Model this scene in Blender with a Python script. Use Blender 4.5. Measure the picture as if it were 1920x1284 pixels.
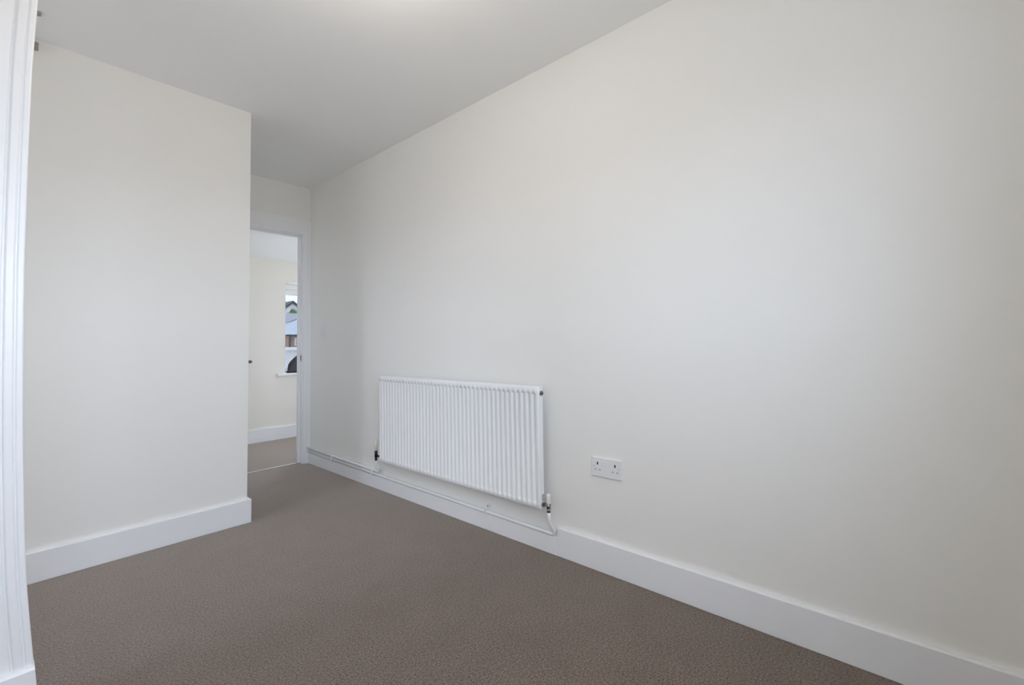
import bpy, bmesh, math, random
from mathutils import Vector, Matrix

C = bpy.context.scene
COL = C.collection
for o in list(bpy.data.objects):
    bpy.data.objects.remove(o)

# ------------------------------------------------------------------ camera
cam_d = bpy.data.cameras.new('camera')
cam = bpy.data.objects.new('camera', cam_d)
COL.objects.link(cam)
C.camera = cam
RIGHT = Vector((0.660108, -0.751059, -0.012937)).normalized()
FWD = Vector((0.750869, 0.659258, 0.039677)).normalized()
RIGHT = (RIGHT - FWD * RIGHT.dot(FWD)).normalized()
UP = RIGHT.cross(FWD)
cam.matrix_world = Matrix(((RIGHT.x, UP.x, -FWD.x, 0), (RIGHT.y, UP.y, -FWD.y, 0),
                           (RIGHT.z, UP.z, -FWD.z, 1.01014), (0, 0, 0, 1)))
cam_d.sensor_width = 36.0
cam_d.lens = 836.377 / 1920 * 36.0
cam_d.shift_y = -31.945 / 1920
cam_d.clip_start = 0.02
cam_d.clip_end = 500

# ------------------------------------------------------------------ sky, daylight, exposure
SKY = 2.94
world = bpy.data.worlds.new('sky')
C.world = world
world.use_nodes = True
wn = world.node_tree.nodes
wl = world.node_tree.links
bg = wn['Background']
bg.inputs['Strength'].default_value = SKY
w_co = wn.new('ShaderNodeTexCoord')
w_no = wn.new('ShaderNodeTexNoise')
w_no.inputs['Scale'].default_value = 3.0
w_no.inputs['Detail'].default_value = 4.0
w_ra = wn.new('ShaderNodeValToRGB')
w_ra.color_ramp.elements[0].position = 0.35
w_ra.color_ramp.elements[0].color = (0.68, 0.795, 1.0, 1)
w_ra.color_ramp.elements[1].position = 0.7
w_ra.color_ramp.elements[1].color = (0.80, 0.865, 1.0, 1)
wl.new(w_co.outputs['Generated'], w_no.inputs['Vector'])
wl.new(w_no.outputs['Fac'], w_ra.inputs['Fac'])
wl.new(w_ra.outputs['Color'], bg.inputs['Color'])

def portal(name, loc, rot, sx, sy):
    """marks a window opening through which the sky lights a room"""
    d = bpy.data.lights.new(name, 'AREA')
    d.shape = 'RECTANGLE'
    d.size = sx
    d.size_y = sy
    d.cycles.is_portal = True
    o = bpy.data.objects.new(name, d)
    o.location = loc
    o.rotation_euler = rot
    COL.objects.link(o)

XW = -1.0
YF = 5.15
WX0, WX1, WZ0, WZ1 = -0.60, 0.90, 1.02, 1.92      # bedroom window opening, behind the camera
WY = -0.35                                        # inner face of the window wall
portal('window_daylight', ((WX0 + WX1) / 2, WY - 0.16, (WZ0 + WZ1) / 2), (math.radians(90), 0, 0), WX1 - WX0, WZ1 - WZ0)
NX = -1.9  # recess end, set deep to keep its added light off the left wall
NY0, NY1, NZ0, NZ1 = 2.00, 2.66, 0.98, 1.74       # unseen opening added in the recess end wall to brighten the far room
portal('recess_fill_daylight', (NX - 0.12, (NY0 + NY1) / 2, (NZ0 + NZ1) / 2), (0, math.radians(-90), 0), NZ1 - NZ0, NY1 - NY0)
FX0, FX1, FZ0, FZ1 = 2.055, 3.50, 0.695, 1.722          # landing window seen through the doorway
portal('landing_window_daylight', ((2.39 + FX1) / 2, YF + 0.25, 1.2), (math.radians(-90), 0, 0), FX1 - 2.4, 0.92)
lamp_d = bpy.data.lights.new('ceiling_lamp', 'POINT')       # the room's own ceiling lamp, just above the picture
lamp_d.energy = 1.55
lamp_d.color = (1.0, 0.91, 0.81)
lamp_d.shadow_soft_size = 0.10
lamp_o = bpy.data.objects.new('ceiling_lamp', lamp_d)
lamp_o.location = (0.70, 1.20, 2.15)
COL.objects.link(lamp_o)

vs = C.view_settings
vs.view_transform = 'Standard'
vs.look = 'None'
vs.gamma = 1.0
vs.use_curve_mapping = False
vs.exposure = 2.04
C.cycles.max_bounces = 16
C.cycles.diffuse_bounces = 10
C.cycles.transparent_max_bounces = 16
C.cycles.sample_clamp_indirect = 6.0

# ------------------------------------------------------------------ materials
def pmat(name, col, rough=0.6, metal=0.0, var=0.02, scale=6.0, bump=0.0, bscale=300.0, spec=0.3, dist=0.001):
    m = bpy.data.materials.new(name)
    m.use_nodes = True
    nt = m.node_tree
    b = nt.nodes['Principled BSDF']
    b.inputs['Roughness'].default_value = rough
    b.inputs['Metallic'].default_value = metal
    b.inputs['Specular IOR Level'].default_value = spec
    co = nt.nodes.new('ShaderNodeTexCoord')
    no = nt.nodes.new('ShaderNodeTexNoise')
    no.inputs['Scale'].default_value = scale
    no.inputs['Detail'].default_value = 3
    nt.links.new(co.outputs['Object'], no.inputs['Vector'])
    ra = nt.nodes.new('ShaderNodeValToRGB')
    ra.color_ramp.elements[0].position = 0.3
    ra.color_ramp.elements[1].position = 0.7
    ra.color_ramp.elements[0].color = (*[c * (1 - var) for c in col], 1)
    ra.color_ramp.elements[1].color = (*[min(1, c * (1 + var)) for c in col], 1)
    nt.links.new(no.outputs['Fac'], ra.inputs['Fac'])
    nt.links.new(ra.outputs['Color'], b.inputs['Base Color'])
    if bump:
        n2 = nt.nodes.new('ShaderNodeTexNoise')
        n2.inputs['Scale'].default_value = bscale
        nt.links.new(co.outputs['Object'], n2.inputs['Vector'])
        bp = nt.nodes.new('ShaderNodeBump')
        bp.inputs['Strength'].default_value = bump
        bp.inputs['Distance'].default_value = dist
        nt.links.new(n2.outputs['Fac'], bp.inputs['Height'])
        nt.links.new(bp.outputs['Normal'], b.inputs['Normal'])
    return m

def glass(name, tint):
    m = bpy.data.materials.new(name)
    m.use_nodes = True
    nt = m.node_tree
    nt.nodes.remove(nt.nodes['Principled BSDF'])
    out = nt.nodes['Material Output']
    tr = nt.nodes.new('ShaderNodeBsdfTransparent')
    tr.inputs['Color'].default_value = (*tint, 1)
    gl = nt.nodes.new('ShaderNodeBsdfGlossy')
    gl.inputs['Roughness'].default_value = 0.02
    mx = nt.nodes.new('ShaderNodeMixShader')
    mx.inputs['Fac'].default_value = 0.04
    nt.links.new(tr.outputs[0], mx.inputs[1])
    nt.links.new(gl.outputs[0], mx.inputs[2])
    nt.links.new(mx.outputs[0], out.inputs['Surface'])
    return m

def carpet_mat():
    m = bpy.data.materials.new('taupe_carpet')
    m.use_nodes = True
    nt = m.node_tree
    b = nt.nodes['Principled BSDF']
    b.inputs['Roughness'].default_value = 0.95
    b.inputs['Specular IOR Level'].default_value = 0.1
    b.inputs['Sheen Weight'].default_value = 0.8
    b.inputs['Sheen Tint'].default_value = (1.0, 0.9, 0.82, 1)
    b.inputs['Sheen Roughness'].default_value = 0.4
    co = nt.nodes.new('ShaderNodeTexCoord')
    n1 = nt.nodes.new('ShaderNodeTexNoise')
    n1.inputs['Scale'].default_value = 160
    n1.inputs['Detail'].default_value = 3
    n1.inputs['Roughness'].default_value = 0.7
    nt.links.new(co.outputs['Object'], n1.inputs['Vector'])
    r1 = nt.nodes.new('ShaderNodeValToRGB')
    e = r1.color_ramp.elements
    e[0].position, e[0].color = 0.36, (*[c * 0.45 for c in CARPET], 1)
    e[1].position, e[1].color = 0.66, (*[c * 1.60 for c in CARPET], 1)
    nt.links.new(n1.outputs['Fac'], r1.inputs['Fac'])
    n2 = nt.nodes.new('ShaderNodeTexNoise')           # broad brushed patches of the pile
    n2.inputs['Scale'].default_value = 7.0
    n2.inputs['Detail'].default_value = 4
    nt.links.new(co.outputs['Object'], n2.inputs['Vector'])
    mp = nt.nodes.new('ShaderNodeMapRange')
    mp.inputs['From Min'].default_value = 0.3
    mp.inputs['From Max'].default_value = 0.7
    mp.inputs['To Min'].default_value = 0.94
    mp.inputs['To Max'].default_value = 1.06
    nt.links.new(n2.outputs['Fac'], mp.inputs['Value'])
    mx = nt.nodes.new('ShaderNodeMix')
    mx.data_type = 'RGBA'
    mx.blend_type = 'MULTIPLY'
    mx.inputs['Factor'].default_value = 1.0
    nt.links.new(r1.outputs['Color'], mx.inputs['A'])
    nt.links.new(mp.outputs['Result'], mx.inputs['B'])
    nt.links.new(mx.outputs['Result'], b.inputs['Base Color'])
    bp = nt.nodes.new('ShaderNodeBump')
    bp.inputs['Strength'].default_value = 0.5
    bp.inputs['Distance'].default_value = 0.003
    nt.links.new(n1.outputs['Fac'], bp.inputs['Height'])
    nt.links.new(bp.outputs['Normal'], b.inputs['Normal'])
    return m

CARPET = (0.170, 0.132, 0.106)
M = {}
M['wall'] = pmat('warm_white_wall_paint', (0.882, 0.868, 0.834), 0.75, var=0.006, scale=1.5, bump=0.06, bscale=220, spec=0.25)
M['landing'] = pmat('beige_white_wall_paint', (0.875, 0.84, 0.775), 0.75, var=0.006, scale=1.5, spec=0.25)
M['ceiling'] = pmat('white_ceiling_paint', (0.92, 0.92, 0.91), 0.9, var=0.006, scale=1.5, bump=0.05, bscale=220, spec=0.1)
M['trim'] = pmat('white_gloss_paint', (0.89, 0.895, 0.91), 0.35, var=0.008, scale=4, spec=0.4)
M['carpet'] = carpet_mat()
M['radiator'] = pmat('white_radiator_enamel', (0.90, 0.905, 0.91), 0.3, var=0.004, scale=5, spec=0.45)
M['plastic'] = pmat('white_moulded_plastic', (0.83, 0.83, 0.83), 0.35, var=0.005, scale=20, spec=0.4)
M['cream'] = pmat('yellowed_plastic_cap', (0.74, 0.73, 0.60), 0.45, var=0.02, scale=30)
M['offwhite'] = pmat('off_white_plastic_cap', (0.82, 0.80, 0.75), 0.45, var=0.02, scale=30)
M['chrome'] = pmat('dull_chrome', (0.36, 0.355, 0.35), 0.3, 1.0, var=0.05, scale=60)
M['darkmetal'] = pmat('dark_metal', (0.06, 0.06, 0.065), 0.35, 0.8, var=0.1, scale=60)
M['bronze'] = pmat('aged_satin_metal', (0.20, 0.18, 0.15), 0.4, 0.7, var=0.1, scale=60)
M['steel'] = pmat('satin_steel', (0.62, 0.62, 0.61), 0.35, 1.0, var=0.05, scale=50)
M['black'] = pmat('dark_socket_hole', (0.02, 0.02, 0.025), 0.6, var=0.05)
M['grey'] = pmat('grey_shutter', (0.42, 0.42, 0.44), 0.6, var=0.05)
M['bracket'] = pmat('grey_brown_bracket', (0.38, 0.36, 0.31), 0.5, var=0.08, scale=40)
M['upvc'] = pmat('white_window_plastic', (0.85, 0.86, 0.86), 0.35, var=0.005, spec=0.4)
M['glass'] = glass('clear_glass', (0.96, 0.97, 0.97))
M['dimmed'] = glass('sky_dimming_glass', (0.325, 0.33, 0.335))  # dark tint added to hold down the bright sky and roofs behind it
M['bag'] = pmat('black_plastic_bag', (0.035, 0.034, 0.042), 0.32, var=0.25, scale=14, bump=0.6, bscale=40, spec=0.5, dist=0.004)
M['ground'] = pmat('pale_paving', (0.42, 0.37, 0.32), 0.9, var=0.1, scale=0.6)
M['brick'] = pmat('red_brick', (0.46, 0.30, 0.23), 0.9, var=0.15, scale=8)
M['slate'] = pmat('grey_roof_tiles', (0.40, 0.40, 0.43), 0.8, var=0.08, scale=3)
M['slate_pale'] = pmat('pale_grey_roof_tiles', (0.55, 0.58, 0.62), 0.8, var=0.06, scale=3)
M['render'] = pmat('white_render', (0.90, 0.90, 0.90), 0.85, var=0.03, scale=2)
M['gutter'] = pmat('dark_gutter_plastic', (0.05, 0.055, 0.065), 0.5, var=0.1)
M['leaf'] = pmat('green_foliage', (0.26, 0.38, 0.16), 0.8, var=0.5, scale=1.2)
M['bark'] = pmat('brown_bark', (0.12, 0.08, 0.05), 0.9, var=0.2)

# ------------------------------------------------------------------ mesh helpers
def box(bm, x0, x1, y0, y1, z0, z1, bev=0.0, seg=2):
    vs_ = [bm.verts.new((x, y, z)) for x in (x0, x1) for y in (y0, y1) for z in (z0, z1)]
    f = [(0, 1, 3, 2), (4, 6, 7, 5), (0, 4, 5, 1), (2, 3, 7, 6), (0, 2, 6, 4), (1, 5, 7, 3)]
    fs = [bm.faces.new([vs_[i] for i in q]) for q in f]
    if bev:
        es = set(e for q in fs for e in q.edges)
        bmesh.ops.bevel(bm, geom=list(es), offset=bev, segments=seg, profile=0.5, affect='EDGES')

def tube(bm, pts, r, n=14, cap=True):
    """round bar through pts"""
    pts = [Vector(p) for p in pts]
    rings = []
    prev = None
    for i, p in enumerate(pts):
        a = pts[max(i - 1, 0)]
        b = pts[min(i + 1, len(pts) - 1)]
        t = (b - a).normalized()
        if prev is None:
            u = t.orthogonal().normalized()
        else:
            u = (prev - t * prev.dot(t)).normalized()
        prev = u
        v = t.cross(u)
        rr = r[i] if isinstance(r, (list, tuple)) else r
        rings.append([bm.verts.new(p + (u * math.cos(k * 2 * math.pi / n) + v * math.sin(k * 2 * math.pi / n)) * rr) for k in range(n)])
    for A, B in zip(rings, rings[1:]):
        for k in range(n):
            f = bm.faces.new((A[k], A[(k + 1) % n], B[(k + 1) % n], B[k]))
            f.smooth = True
    if cap:
        bm.faces.new(rings[0][::-1])
        bm.faces.new(rings[-1])

def prism(bm, poly, axis, a, b):
    """poly: 2-D outline, extruded from a to b along axis"""
    def P(q, t):
        return {'x': (t, q[0], q[1]), 'y': (q[0], t, q[1]), 'z': (q[0], q[1], t)}[axis]
    A = [bm.verts.new(P(q, a)) for q in poly]
    B = [bm.verts.new(P(q, b)) for q in poly]
    n = len(poly)
    for k in range(n):
        bm.faces.new((A[k], A[(k + 1) % n], B[(k + 1) % n], B[k]))
    bm.faces.new(A[::-1])
    bm.faces.new(B)

def obj(name, bm, m, parent=None, smooth=False):
    bmesh.ops.recalc_face_normals(bm, faces=bm.faces[:])
    me = bpy.data.meshes.new(name)
    bm.to_mesh(me)
    bm.free()
    me.materials.append(M[m])
    if smooth:
        for p in me.polygons:
            p.use_smooth = True
    o = bpy.data.objects.new(name, me)
    COL.objects.link(o)
    if parent:
        o.parent = parent                     # mesh coordinates are world ones: undo the root's own place
        if parent.parent is None:
            o.matrix_parent_inverse = Matrix.Translation(-Vector(parent.location))
    return o

def NB():
    return bmesh.new()

def bx(name, m, dims, parent=None, bev=0.0, seg=2):
    bm = NB()
    box(bm, *dims, bev=bev, seg=seg)
    return obj(name, bm, m, parent)

def struct(o, label=None, cat=None):
    o['kind'] = 'structure'
    if label:
        o['label'] = label
    if cat:
        o['category'] = cat
    return o

def empty(name, loc):
    o = bpy.data.objects.new(name, None)
    o.location = loc
    o.empty_display_size = 0.1
    COL.objects.link(o)
    return o

def tag(o, label, cat, group=None):
    o['label'] = label
    o['category'] = cat
    if group:
        o['group'] = group
    return o

def multi(name, m, boxes, parent=None, bev=0.0):
    bm = NB()
    for d in boxes:
        box(bm, *d, bev=bev)
    return obj(name, bm, m, parent)

# ------------------------------------------------------------------ room shell
XR = 1.76873      # right wall
YL = 2.87855      # chimney-breast-like wall at the left, facing the window
XL = 0.94408      # its outer corner
YD = 3.91949      # door wall
YF = 5.15         # far wall of the landing
XW = -1.0         # unseen left side of the room
H = 2.4
YN0 = 1.80

struct(bx('floor', 'carpet', (NX - 0.1, 3.75, WY - 0.2, 5.4, -0.12, 0.0)),
       'taupe brown short pile carpet over the whole floor', 'floor')
struct(bx('ceiling', 'ceiling', (NX - 0.1, 3.75, WY - 0.2, 4.42, H, H + 0.12)),
       'plain white painted flat ceiling of the bedroom', 'ceiling')
wr = struct(bx('wall_right', 'wall', (XR, XR + 0.10, WY - 0.2, YD + 0.10, 0, H)),
            'long plain off-white wall behind the radiator', 'wall')
struct(bx('wall_left', 'wall', (NX - 0.1, XL, YL, YD, 0, H)),
       'off-white wall projecting at the left with an outer corner', 'wall')
struct(bx('wall_side', 'wall', (XW - 0.1, XW, WY - 0.2, YN0, 0, H)), 'plain off-white side wall out of the picture', 'wall')
struct(multi('wall_recess', 'wall', [(NX - 0.1, NX, YN0, NY0, 0, H), (NX - 0.1, NX, NY1, YL, 0, H),
                                     (NX - 0.1, NX, NY0, NY1, 0, NZ0), (NX - 0.1, NX, NY0, NY1, NZ1, H)]),
       'off-white end wall of the side recess with an added opening for fill daylight, out of the picture', 'wall')
struct(multi('wall_back', 'wall', [(XL - 0.05, XR, YD, YD + 0.10, 2.005, H), (1.735, XR, YD, YD + 0.10, 0, 2.005),
                                   (XL - 0.05, 0.96, YD, YD + 0.10, 0, 2.005)]),
       'off-white wall above the open doorway', 'wall')
struct(multi('wall_window', 'wall', [(XW - 0.1, WX0, WY - 0.2, WY, 0, H), (WX1, XR, WY - 0.2, WY, 0, H),
                                     (WX0, WX1, WY - 0.2, WY, 0, WZ0), (WX0, WX1, WY - 0.2, WY, WZ1, H)]),
       'off-white wall with the bedroom window behind the camera', 'wall')

# landing beyond the door
struct(multi('wall_far', 'landing', [(0.8, FX0, YF, YF + 0.22, 0, 2.5), (FX1, 3.65, YF, YF + 0.22, 0, 2.5),
                                  (FX0, FX1, YF, YF + 0.22, 0, FZ0), (FX0, FX1, YF, YF + 0.22, FZ1, 2.5)]),
       'off-white wall with a window seen through the doorway', 'wall')
bm = NB()
prism(bm, [(YF + 0.2, 1.955 - 0.12), (YF + 0.2, 2.1), (4.42, 2.52), (4.42, 2.4)], 'x', 0.8, 3.7)
struct(obj('ceiling', bm, 'ceiling'), 'white sloping ceiling of the landing seen through the doorway', 'ceiling')
struct(bx('wall_landing', 'wall', (0.8, 0.9, YD + 0.10, YF + 0.22, 0, 2.5)), 'plain wall at the hidden end of the landing', 'wall')
struct(bx('wall_landing', 'wall', (XR + 0.10, 3.65, YD, YD + 0.10, 0, H)), 'plain wall on the hidden side of the landing', 'wall')
struct(bx('wall_end', 'wall', (3.6, 3.7, YD, YF + 0.22, 0, 2.5)), 'plain end wall of the landing out of the picture', 'wall')

# ------------------------------------------------------------------ skirting boards
ST = 0.018
def skirt(name, poly_fn, label):
    return struct(poly_fn, label, 'baseboard')

HS = 0.132
NOTCH = 1.270
struct(bx('baseboard_right', 'trim', (XR - ST, XR, WY, NOTCH, 0, HS), bev=0.003),
       'tall white skirting board below the double socket on the right wall', 'baseboard')
struct(bx('baseboard_right', 'trim', (XR - ST, XR, NOTCH, YD - 0.012, 0, 0.086), bev=0.002),
       'lower white skirting board under the radiator and pipes', 'baseboard')
struct(multi('baseboard_left', 'trim', [(NX, XL + ST, YL - ST, YL, 0, HS), (XL, XL + ST, YL - 0.001, YD - 0.02, 0, HS)], bev=0.003),
       'white skirting board along the projecting left wall and round its corner', 'baseboard')
struct(bx('baseboard_far', 'trim', (0.9, 3.6, YF - ST, YF, 0, HS + 0.006), bev=0.003),
       'white skirting board on the landing wall below the window', 'baseboard')

# ------------------------------------------------------------------ near partition with moulded upright at the left edge
EDGE = [(-0.02, 0.087), (0.102, 0.077), (0.254, 0.0640), (0.378, 0.0545), (0.557, 0.0465), (0.75, 0.0405), (0.945, 0.0365),
        (1.236, 0.0330), (1.50, 0.0335), (1.745, 0.0355), (1.822, 0.0370), (1.994, 0.0430), (2.42, 0.060)]
def edge_x(z):
    for (a, xa), (b, xb) in zip(EDGE, EDGE[1:]):
        if z <= b:
            return xa + (xb - xa) * (z - a) / (b - a)
    return EDGE[-1][1]
YN = 1.80
struct(bx('wall_near', 'wall', (NX, 0.0, YN + 0.012, YN + 0.13, 0, H)),
       'end of a partition wall at the very left edge', 'wall')
prof = [(0.0, 0.13), (0.0, 0.004), (-0.0015, 0.001), (-0.004, 0.0), (-0.0115, 0.0), (-0.0135, 0.0015), (-0.0150, 0.005),
        (-0.0175, 0.005), (-0.0190, 0.0015), (-0.0215, -0.001), (-0.0335, -0.001), (-0.0360, 0.001), (-0.0385, 0.008),
        (-0.0420, 0.008), (-0.0440, 0.005), (-0.0600, 0.004), (-0.0900, 0.004), (-0.0930, 0.012), (-0.0930, 0.13)]
bm = NB()
zs = [0.0 + i * H / 60 for i in range(61)]
rings = [[bm.verts.new((edge_x(z) + px, YN + py, z)) for px, py in prof] for z in zs]
for A, B in zip(rings, rings[1:]):
    for k in range(len(prof)):
        f = bm.faces.new((A[k], A[(k + 1) % len(prof)], B[(k + 1) % len(prof)], B[k]))
bm.faces.new(rings[0][::-1])
bm.faces.new(rings[-1])
struct(obj('trim_2', bm, 'trim'), 'white moulded upright board at the far left edge, bowed a little', 'trim')
bm = NB()
ring = []
for z in (0.0, 0.05, 0.10, 0.15, 0.157):
    e = edge_x(z)
    d = 0.0 if z < 0.155 else 0.004
    ring.append([bm.verts.new(q) for q in ((XW, YN - 0.012 + d, z), (e + 0.001, YN - 0.012 + d, z), (e + 0.001, YN + 0.03, z), (XW, YN + 0.03, z))])
for A, B in zip(ring, ring[1:]):
    for k in range(4):
        bm.faces.new((A[k], A[(k + 1) % 4], B[(k + 1) % 4], B[k]))
bm.faces.new(ring[0][::-1])
bm.faces.new(ring[-1])
struct(obj('baseboard_near', bm, 'trim'), 'short white skirting board across the foot of the moulded upright', 'baseboard')

# ------------------------------------------------------------------ doorway: lining, architrave, open door
OX0, OX1, OZ = 0.985, 1.705, 1.975
tr = struct(empty('trim_1', (OX1, YD, 0)), 'white door lining and architrave around the open doorway', 'door frame')
bx('jamb', 'trim', (OX1, 1.735, YD - 0.004, YD + 0.104, 0, 2.005), tr, 0.0015)
bx('jamb', 'trim', (0.955, OX0, YD - 0.004, YD + 0.104, 0, 2.005), tr, 0.0015)
bx('head_lining', 'trim', (OX0, OX1, YD - 0.004, YD + 0.104, OZ, 2.005), tr, 0.0015)
bx('door_stop', 'trim', (OX1 - 0.012, OX1, YD + 0.042, YD + 0.075, 0, OZ), tr, 0.001)
bx('door_stop', 'trim', (OX0, OX1 - 0.012, YD + 0.042, YD + 0.075, OZ - 0.012, OZ), tr, 0.001)
bm = NB()
prism(bm, [(1.711, YD), (1.711, YD - 0.012), (1.714, YD - 0.016), (1.730, YD - 0.018), (1.734, YD - 0.021), (XR, YD - 0.021), (XR, YD)], 'z', 0, 2.0)
obj('architrave', bm, 'trim', tr)
bm = NB()
prism(bm, [(YD, 1.983), (YD - 0.012, 1.983), (YD - 0.016, 1.986), (YD - 0.018, 2.0), (YD - 0.021, 2.004), (YD - 0.021, 2.107), (YD - 0.018, 2.110), (YD, 2.110)],
      'x', XL + 0.001, XR)
obj('head_board', bm, 'trim', tr)
bx('strike_plate', 'steel', (OX1 - 0.0015, OX1 + 0.001, YD + 0.008, YD + 0.034, 0.872, 0.935), tr)
bx('strike_hole', 'black', (OX1 - 0.002, OX1, YD + 0.014, YD + 0.026, 0.885, 0.925), tr)

hinge = Vector((OX0 + 0.006, YD - 0.004, 0))
door = struct(empty('door_1', hinge), 'white door standing open, hidden behind the left wall but for its handle', 'door')
dv = Vector((0.045, -1, 0)).normalized()          # direction of the leaf from its hinge
nv = Vector((1, 0.045, 0)).normalized()           # face towards the passage
def leaf_pt(s, n, z):
    return hinge + dv * s + nv * n + Vector((0, 0, z))
def obox(bm, s0, s1, n0, n1, z0, z1):
    vs_ = [bm.verts.new(leaf_pt(s, n, z)) for s in (s0, s1) for n in (n0, n1) for z in (z0, z1)]
    for q in [(0, 1, 3, 2), (4, 6, 7, 5), (0, 4, 5, 1), (2, 3, 7, 6), (0, 2, 6, 4), (1, 5, 7, 3)]:
        bm.faces.new([vs_[i] for i in q])
bm = NB()
obox(bm, 0.003, 0.712, -0.035, 0.0, 0.012, OZ - 0.004)
leaf = obj('leaf', bm, 'trim', door)
bm = NB()
tube(bm, [leaf_pt(0.652, -0.001, 0.909), leaf_pt(0.652, 0.008, 0.909)], 0.026, 20)
obj('handle_rose', bm, 'bronze', leaf)
bm = NB()
tube(bm, [leaf_pt(0.652, 0.006, 0.909), leaf_pt(0.652, 0.060, 0.909), leaf_pt(0.645, 0.066, 0.909), leaf_pt(0.63, 0.070, 0.909), leaf_pt(0.535, 0.066, 0.909)],
     [0.010, 0.010, 0.010, 0.010, 0.008], 12)
lever = obj('door_handle', bm, 'bronze', leaf)
lever['label'] = 'small dark lever handle'

bx('threshold_strip', 'steel', (OX0, OX1, YD + 0.035, YD + 0.062, 0.0, 0.005), None, 0.0015)
thr = bpy.data.objects['threshold_strip']
tag(thr, 'thin metal carpet strip across the doorway floor', 'threshold')
struct(thr)

# ------------------------------------------------------------------ far window
win = struct(empty('window_2', (FX0, YF, FZ0)), 'white plastic framed window on the landing wall', 'window')
fy0, fy1 = YF + 0.15, YF + 0.21
MX = 2.335                        # mullion between the two lights
multi('frame', 'upvc', [(FX0 - 0.01, FX0 + 0.012, fy0, fy1, FZ0, FZ1), (FX1 - 0.05, FX1, fy0, fy1, FZ0, FZ1), (MX, MX + 0.05, fy0, fy1, 0.735, 1.655),
                        (FX0, FX1, fy0, fy1, 1.655, FZ1), (FX0, FX1, fy0, fy1, FZ0, 0.735)], win, 0.004)
multi('sash', 'upvc', [(FX0 + 0.005, FX0 + 0.03, fy0 - 0.008, fy1 - 0.01, 0.735, 1.655), (MX - 0.03, MX + 0.005, fy0 - 0.008, fy1 - 0.01, 0.735, 1.655),
                       (FX0 + 0.005, MX, fy0 - 0.008, fy1 - 0.01, 1.60, 1.652), (FX0 + 0.005, MX, fy0 - 0.008, fy1 - 0.01, 0.738, 0.752)], win, 0.004)
bx('pane', 'dimmed', (FX0 + 0.02, MX - 0.02, fy0 + 0.02, fy0 + 0.026, 0.745, 1.61), win)  # pane in view darkened to dim the sky; the other stays clear
bx('pane', 'glass', (MX + 0.045, FX1 - 0.045, fy0 + 0.02, fy0 + 0.026, 0.73, 1.66), win)
bx('window_sill', 'trim', (FX0 - 0.085, FX1 + 0.085, YF - 0.035, fy0, FZ0 - 0.008, FZ0 + 0.014), win, 0.004)

# bag resting on that sill
bm = NB()
bmesh.ops.create_icosphere(bm, subdivisions=4, radius=1.0)
random.seed(4)
for v in bm.verts:
    c = v.co
    c.x *= 1.0 + 0.07 * math.sin(5 * c.z + 3 * c.y)
    c.y *= 1.0 + 0.06 * math.sin(6 * c.x + 2)
    k = (c.z + 1) / 2
    wx = 0.195 * (1.0 - 0.5 * k)
    x = c.x * wx * (0.9 + 0.06 * math.sin(9 * c.y + 4 * c.z)) + 0.13 * k
    y = c.y * 0.052 * (1.0 - 0.35 * k)
    z = max(-0.66, c.z) * 0.158
    fold = 0.006 * math.sin(22 * c.x + 9 * c.z) * (1 - 0.3 * k)
    v.co = (2.205 + x, YF + 0.068 + y + fold * 0.5, FZ0 + 0.0145 + 0.1043 + z)
bag = obj('plastic_bag', bm, 'bag', None, smooth=True)
tag(bag, 'black crumpled bag sitting on the landing window sill', 'bag')

# ------------------------------------------------------------------ windows out of the picture that let the daylight in
def plain_window(name, x0, x1, y, z0, z1, label):
    w = struct(empty(name, (x0, y, z0)), label, 'window')
    ya, yb = y - 0.11, y - 0.05
    multi('frame', 'upvc', [(x0, x0 + 0.05, ya, yb, z0, z1), (x1 - 0.05, x1, ya, yb, z0, z1), (x0 + 0.05, x1 - 0.05, ya, yb, z0, z0 + 0.05),
                            (x0 + 0.05, x1 - 0.05, ya, yb, z1 - 0.05, z1), ((x0 + x1) / 2 - 0.025, (x0 + x1) / 2 + 0.025, ya, yb, z0 + 0.05, z1 - 0.05)], w)
    for a, b in ((x0 + 0.05, (x0 + x1) / 2 - 0.025), ((x0 + x1) / 2 + 0.025, x1 - 0.05)):
        bx('pane', 'glass', (a, b, ya + 0.02, ya + 0.026, z0 + 0.05, z1 - 0.05), w)
    bx('window_sill', 'trim', (x0 - 0.05, x1 + 0.05, y - 0.05, y + 0.03, z0 - 0.005, z0 + 0.018), w, 0.003)
plain_window('window_1', WX0, WX1, WY, WZ0, WZ1, 'white framed bedroom window behind the camera')

# ------------------------------------------------------------------ radiator
RY0, RY1, RZ0, RZ1 = 1.322, 2.690, 0.222, 0.799
RX = XR - 0.080                  # front face
rad = empty('radiator', (XR - 0.05, (RY0 + RY1) / 2, RZ0))
tag(rad, 'white fluted panel radiator hung on the long right wall', 'radiator')
PITCH, NF = 0.03234, 42
VX = XR - 0.060                 # centre line of the tappings
ys = [RY0, RY0 + 0.004]
rec = [0.0, 0.0]
first = 1.352
for i in range(NF):
    c = first + i * PITCH
    for t, d in ((-0.36, 0), (-0.28, 0.25), (-0.16, 0.85), (-0.09, 1), (0.09, 1), (0.16, 0.85), (0.28, 0.25), (0.36, 0)):
        ys.append(c + t * PITCH)
        rec.append(d)
ys += [RY1 - 0.004, RY1]
rec += [0.0, 0.0]
rows = [(RZ0, 0), (RZ0 + 0.003, 0), (0.2465, 0), (0.249, 0.5), (0.2535, 1), (0.7625, 1), (0.766, 0.6), (0.768, 0), (RZ1 - 0.003, 0), (RZ1, 0)]
bm = NB()
grid = []
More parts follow.
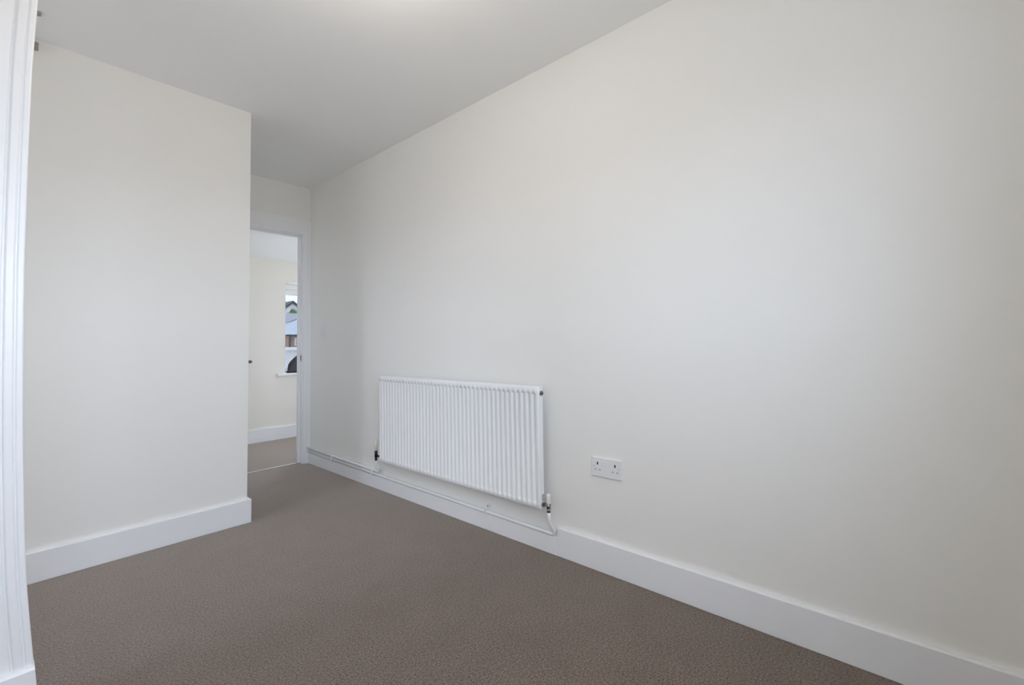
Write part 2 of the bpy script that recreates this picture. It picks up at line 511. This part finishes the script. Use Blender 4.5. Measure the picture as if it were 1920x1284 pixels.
for j, (z, k) in enumerate(rows):
    r = []
    for i, (y, d) in enumerate(zip(ys, rec)):
        x = RX + 0.0095 * d * k
        if j in (0, len(rows) - 1):
            x += 0.004
        if i in (0, len(ys) - 1):
            x += 0.004
        r.append(bm.verts.new((x, y, z)))
    grid.append(r)
for A, B in zip(grid, grid[1:]):
    for k in range(len(ys) - 1):
        f = bm.faces.new((A[k], A[k + 1], B[k + 1], B[k]))
        f.smooth = True
# folded rim going back
rim = [grid[0][0]] + grid[0][1:] + [r[-1] for r in grid[1:]] + grid[-1][::-1][1:] + [r[0] for r in grid[::-1][1:-1]]
back = [bm.verts.new((RX + 0.018, v.co.y, v.co.z)) for v in rim]
n = len(rim)
for k in range(n):
    bm.faces.new((rim[k], rim[(k + 1) % n], back[(k + 1) % n], back[k]))
fp = obj('front_panel', bm, 'radiator', rad)
bx('back_panel', 'radiator', (RX + 0.026, RX + 0.034, RY0 + 0.02, RY1 - 0.02, RZ0 + 0.012, RZ1 - 0.02), rad, 0.002)
bx('side_panel', 'radiator', (RX + 0.012, RX + 0.035, RY0 + 0.001, RY0 + 0.003, RZ0 + 0.066, RZ1 - 0.003), rad)
bx('side_panel', 'radiator', (RX + 0.012, RX + 0.035, RY1 - 0.003, RY1 - 0.001, RZ0 + 0.066, RZ1 - 0.003), rad)
bm = NB()
box(bm, RX + 0.006, RX + 0.012, RY0 + 0.003, RY1 - 0.003, RZ1 - 0.006, RZ1 + 0.001)
box(bm, RX + 0.029, RX + 0.035, RY0 + 0.003, RY1 - 0.003, RZ1 - 0.006, RZ1 + 0.001)
k = RY0 + 0.006
while k < RY1 - 0.01:
    box(bm, RX + 0.012, RX + 0.029, k, k + 0.006, RZ1 - 0.004, RZ1)
    k += 0.014
obj('top_grille', bm, 'radiator', rad)
bm = NB()
k = RY0 + 0.03
while k < RY1 - 0.03:
    box(bm, RX + 0.0185, RX + 0.0255, k, k + 0.0015, RZ0 + 0.06, RZ1 - 0.03)
    k += 0.02
obj('convector_fin', bm, 'radiator', rad)['kind'] = 'stuff'
for yb in (RY0 + 0.22, RY1 - 0.22):
    bx('wall_bracket', 'radiator', (RX + 0.034, XR - 0.0005, yb, yb + 0.03, RZ0 + 0.02, RZ1 - 0.03), rad)
for ya, s in ((RY0, -1), (RY1, 1)):
    for zc, nm in ((0.243, 'tapping'), (0.768, 'tapping')):
        bm = NB()
        tube(bm, [(VX, ya - s * 0.006, zc), (VX, ya + s * 0.002, zc)], 0.0135, 18)
        obj(nm, bm, 'radiator', rad)
# bleed plug, top right
bm = NB()
tube(bm, [(VX, RY0 + 0.002, 0.768), (VX, RY0 - 0.005, 0.768)], 0.0125, 18)
tube(bm, [(VX, RY0 - 0.005, 0.768), (VX, RY0 - 0.010, 0.768)], 0.008, 6)
pl = obj('bleed_plug', bm, 'chrome', rad)
bm = NB()
tube(bm, [(VX, RY0 - 0.0095, 0.768), (VX, RY0 - 0.0115, 0.768)], 0.0045, 12)
obj('bleed_screw', bm, 'darkmetal', pl)
pl['label'] = 'small metal bleed plug'

def valve(yr, s, zc, body_mat, cap_mat, cap_z0, cap_z1, drop, lab):
    """s = direction along the wall from the radiator end to the valve"""
    x = VX
    yv = yr + s * (0.037 if s < 0 else 0.072)
    bm = NB()
    tube(bm, [(x, yr + s * 0.003, zc), (x, yr + s * 0.010, zc)], 0.0125, 6)
    tube(bm, [(x, yr + s * 0.010, zc), (x, yv, zc)], 0.0065, 12)
    tube(bm, [(x, yv, zc - 0.012), (x, yv, zc + (0.012 if s < 0 else 0.034))], 0.0105, 14)
    tube(bm, [(x, yv, zc - drop), (x, yv, zc - 0.012)], 0.0095, 6)
    v = obj('valve', bm, body_mat, rad)
    v['label'] = lab
    bm = NB()
    tube(bm, [(x, yv, cap_z0), (x, yv, cap_z0 + 0.003), (x, yv, cap_z1 - 0.004), (x, yv, cap_z1)], [0.0100, 0.0115, 0.0112, 0.0100], 16)
    obj('valve_cap', bm, cap_mat, v)
    return yv
yvr = valve(RY0, -1, 0.243, 'chrome', 'offwhite', 0.2535, 0.296, 0.030, 'dull chrome valve with off-white cap')
yvl = valve(RY1, 1, 0.250, 'darkmetal', 'cream', 0.283, 0.348, 0.034, 'dark valve with yellowed cap')

# ------------------------------------------------------------------ heating pipes and clips
def arc(p0, p1, p2, n=6):
    p0, p1, p2 = Vector(p0), Vector(p1), Vector(p2)
    return [p0 * (1 - t) ** 2 + p1 * 2 * t * (1 - t) + p2 * t * t for t in [i / n for i in range(n + 1)]]
PX = XR - 0.0190
PZ1, PZ2 = 0.0995, 0.1265
bm = NB()
pts = [(PX, YD - 0.022, PZ1 + 0.006), (PX, 2.6, PZ1 + 0.001), (PX, yvr + 0.022, PZ1 - 0.002)]
pts += arc((PX, yvr + 0.016, PZ1 - 0.002), (PX, yvr - 0.002, PZ1 - 0.002), (PX - 0.006, yvr - 0.002, PZ1 + 0.018))
pts += [(XR - 0.034, yvr - 0.001, 0.132), (XR - 0.050, yvr, 0.156), (XR - 0.058, yvr, 0.182), (VX, yvr, 0.216)]
tube(bm, pts, 0.0082, 14)
p1 = obj('heating_pipe', bm, 'trim')
tag(p1, 'white painted pipe along the skirting to the right radiator valve', 'pipe', None)
bm = NB()
pts = [(PX, YD - 0.022, PZ2 + 0.008), (PX, 3.3, PZ2 + 0.002), (PX, yvl + 0.06, PZ2)]
pts += arc((PX, yvl + 0.05, PZ2), (PX, yvl + 0.0, PZ2), (PX - 0.016, yvl - 0.004, PZ2 + 0.045))
pts += [(XR - 0.052, yvl - 0.001, 0.200), (VX, yvl, 0.222)]
tube(bm, pts, 0.0082, 14)
p2 = obj('heating_pipe', bm, 'trim')
tag(p2, 'short upper white pipe from the doorway corner to the left radiator valve', 'pipe', None)

def clip(y, parent, z0, z1):
    bm = NB()
    box(bm, PX - 0.0115, XR, y - 0.008, y + 0.008, z0, z1, bev=0.003)
    return obj('pipe_clip', bm, 'plastic', parent)
clip(3.47, p2, PZ1 - 0.010, PZ2 + 0.012)
clip(2.88, p2, PZ1 - 0.010, PZ2 + 0.012)
c3 = clip(1.742, p1, PZ1 - 0.0105, PZ1 + 0.010)
bm = NB()
tube(bm, [(XR - 0.001, 1.735, PZ1 + 0.026), (XR - 0.011, 1.735, PZ1 + 0.026)], 0.0115, 18)
box(bm, XR - 0.009, XR, 1.730, 1.748, PZ1 + 0.004, PZ1 + 0.028, bev=0.001)
obj('clip_lug', bm, 'plastic', c3)
bm = NB()
tube(bm, [(XR - 0.0105, 1.735, PZ1 + 0.026), (XR - 0.0125, 1.735, PZ1 + 0.026)], 0.0035, 10)
obj('clip_screw', bm, 'darkmetal', c3)

# ------------------------------------------------------------------ double socket
SY0, SY1, SZ0, SZ1 = 0.931, 1.078, 0.412, 0.497
so = empty('double_socket', (XR, (SY0 + SY1) / 2, SZ0))
tag(so, 'white double plug socket with two switches on the right wall', 'socket')
bm = NB()
box(bm, XR - 0.0095, XR, SY0, SY1, SZ0, SZ1, bev=0.0035, seg=3)
obj('face_plate', bm, 'plastic', so)
yc, zc = (SY0 + SY1) / 2, (SZ0 + SZ1) / 2
sx = XR - 0.0095
for s in (-1, 1):
    bm = NB()
    box(bm, sx - 0.004, sx + 0.002, yc + s * 0.009 - 0.0065, yc + s * 0.009 + 0.0065, zc + 0.006, zc + 0.027, bev=0.0012)
    obj('switch_rocker', bm, 'plastic', so)
    cy = yc + s * 0.043
    hz = zc + 0.007
    bm = NB()
    box(bm, sx - 0.0004, sx + 0.001, cy - 0.0032, cy + 0.0032, hz + 0.003, hz + 0.015)
    obj('earth_hole', bm, 'black', so)
    for q in (-1, 1):
        bm = NB()
        box(bm, sx - 0.0004, sx + 0.001, cy + q * 0.011 - 0.004, cy + q * 0.011 + 0.004, hz - 0.021, hz - 0.015)
        obj('pin_hole', bm, 'grey', so)
    bm = NB()
    tube(bm, [(sx + 0.001, yc + s * 0.0615, zc + 0.003), (sx - 0.0006, yc + s * 0.0615, zc + 0.003)], 0.0033, 12)
    obj('fixing_screw', bm, 'steel', so)

# ------------------------------------------------------------------ light switch by the door
sw = empty('light_switch', (XR, 3.65, 1.095))
tag(sw, 'small white light switch on the right wall beside the doorway', 'switch')
bm = NB()
box(bm, XR - 0.0095, XR, 3.603, 3.697, 1.094, 1.186, bev=0.0035, seg=3)
obj('face_plate', bm, 'plastic', sw)
bm = NB()
box(bm, XR - 0.0135, XR - 0.008, 3.644, 3.656, 1.129, 1.151, bev=0.0012)
obj('switch_rocker', bm, 'plastic', sw)
for yq in (3.620, 3.680):
    bm = NB()
    tube(bm, [(XR - 0.009, yq, 1.14), (XR - 0.0102, yq, 1.14)], 0.0035, 12)
    obj('fixing_screw', bm, 'steel', sw)

# ------------------------------------------------------------------ two small brackets up behind the moulded upright
b1 = empty('blind_bracket', (0.062, YL, 2.345))
tag(b1, 'tiny grey-brown bracket on the wall just under the ceiling corner', 'bracket')
bm = NB()
box(bm, 0.030, 0.074, YL - 0.016, YL, 2.347, 2.384, bev=0.004)
bb = obj('body', bm, 'bracket', b1)
for z in (2.357, 2.368):
    bx('rib', 'bracket', (0.034, 0.071, YL - 0.021, YL - 0.014, z, z + 0.005), b1, 0.001)
b2 = empty('blind_bracket', (0.06, 2.64, H))
tag(b2, 'tiny grey-brown bracket fixed flat to the ceiling beside the left upright', 'bracket')
bx('body', 'bracket', (0.030, 0.073, 2.625, 2.650, H - 0.010, H), b2, 0.003)
bx('rib', 'bracket', (0.040, 0.066, 2.632, 2.642, H - 0.016, H - 0.008), b2, 0.002)

# hairline plaster mark at the right edge of the wall
bm = NB()
prism(bm, [(-0.30, 0.6625), (-0.30, 0.6645), (-0.16, 0.6665), (-0.16, 0.6650)], 'x', XR - 0.0006, XR + 0.001)
obj('plaster_crack', bm, 'wall', wr)

# ------------------------------------------------------------------ outside
GZ = -2.8
bm = NB()
box(bm, -150, 150, -150, 150, GZ - 0.2, GZ)
gr = struct(obj('ground', bm, 'ground'), 'pale paved ground outside below the windows', 'ground')

bld = empty('outbuilding', (6.0, 12.0, GZ))
tag(bld, 'low white rendered building nearest outside the landing window', 'building')
bx('wall', 'render', (3.5, 8.5, 12.0, 15.0, GZ, 0.90), bld)
bx('flat_roof', 'render', (3.4, 8.6, 11.9, 15.1, 0.90, 0.97), bld)

def hip_house(name, x0, x1, y0, y1, ze, zr, inset, roofm, label):
    h = empty(name, ((x0 + x1) / 2, y0, GZ))
    tag(h, label, 'house')
    w = bx('wall', 'brick', (x0, x1, y0, y1, GZ, ze), h)
    bm = NB()
    o_ = 0.35
    A = [bm.verts.new(q) for q in ((x0 - o_, y0 - o_, ze), (x1 + o_, y0 - o_, ze), (x1 + o_, y1 + o_, ze), (x0 - o_, y1 + o_, ze))]
    ym = (y0 + y1) / 2
    R0, R1 = bm.verts.new((x0 + inset, ym, zr)), bm.verts.new((x1 - inset, ym, zr))
    for q in ((A[0], A[1], R1, R0), (A[1], A[2], R1), (A[2], A[3], R0, R1), (A[3], A[0], R0), (A[3], A[2], A[1], A[0])):
        bm.faces.new(q)
    rf = obj('roof', bm, roofm, h)
    bx('gutter', 'gutter', (x0 - o_, x1 + o_, y0 - o_ - 0.12, y0 - o_, ze - 0.12, ze + 0.02), rf)
    return h
hA = hip_house('house', 16.25, 24.0, 40.0, 48.0, 1.98, 4.2, 4.0, 'slate_pale', 'brick house with pale hipped roof seen through the landing window')
bx('downpipe', 'gutter', (16.27, 16.38, 39.85, 39.97, GZ, 1.9), hA)
wA = bx('window', 'render', (16.72, 17.75, 39.9, 40.02, 1.05, 1.75), hA)
bx('pane', 'glass', (16.80, 17.67, 39.86, 39.9, 1.12, 1.68), wA)
hB = hip_house('house', 12.0, 36.0, 54.0, 64.0, 2.9, 5.2, 2.0, 'slate', 'wider brick house with grey roof behind the pale roofed house')
hC = empty('house', (33.0, 80.0, GZ))
tag(hC, 'distant white gable with dark roof edges above the green tree', 'house')
bm = NB()
prism(bm, [(31.5, GZ), (34.7, GZ), (34.7, 7.2), (33.1, 8.55), (31.5, 7.2)], 'y', 80, 88)
obj('wall', bm, 'render', hC)
bm = NB()
for s in (-1, 1):
    A = [(33.1, 8.9), (33.1, 8.55), (33.1 + s * 1.9, 6.95), (33.1 + s * 1.9, 7.3)]
    prism(bm, A, 'y', 79.6, 88.2)
obj('roof', bm, 'gutter', hC)

tree = empty('tree', (29.0, 70.0, GZ))
tag(tree, 'round green tree rising above the roofs outside the landing window', 'tree')
bm = NB()
tube(bm, [(29.0, 70, GZ), (29.0, 70, 3.0)], [0.25, 0.15], 10)
obj('trunk', bm, 'bark', tree)
bm = NB()
random.seed(11)
for i in range(420):
    u = random.random() * 2 * math.pi
    c = random.uniform(-1, 1)
    s = math.sqrt(1 - c * c) * random.uniform(0.6, 1.0)
    p = Vector((29.1 + 1.05 * s * math.cos(u), 70 + 1.1 * s * math.sin(u), 5.0 + 1.75 * c * random.uniform(0.7, 1.0)))
    a = Vector((random.uniform(-1, 1), random.uniform(-1, 1), random.uniform(-1, 1))).normalized() * 0.22
    b = a.orthogonal().normalized() * 0.16
    q = [bm.verts.new(p + a), bm.verts.new(p + b), bm.verts.new(p - a), bm.verts.new(p - b)]
    bm.faces.new(q)
bmesh.ops.create_icosphere(bm, subdivisions=2, radius=1.0, matrix=Matrix.Translation((29.1, 70, 5.0)) @ Matrix.Diagonal((0.85, 0.85, 1.4, 1)))
obj('foliage', bm, 'leaf', tree)['kind'] = 'stuff'
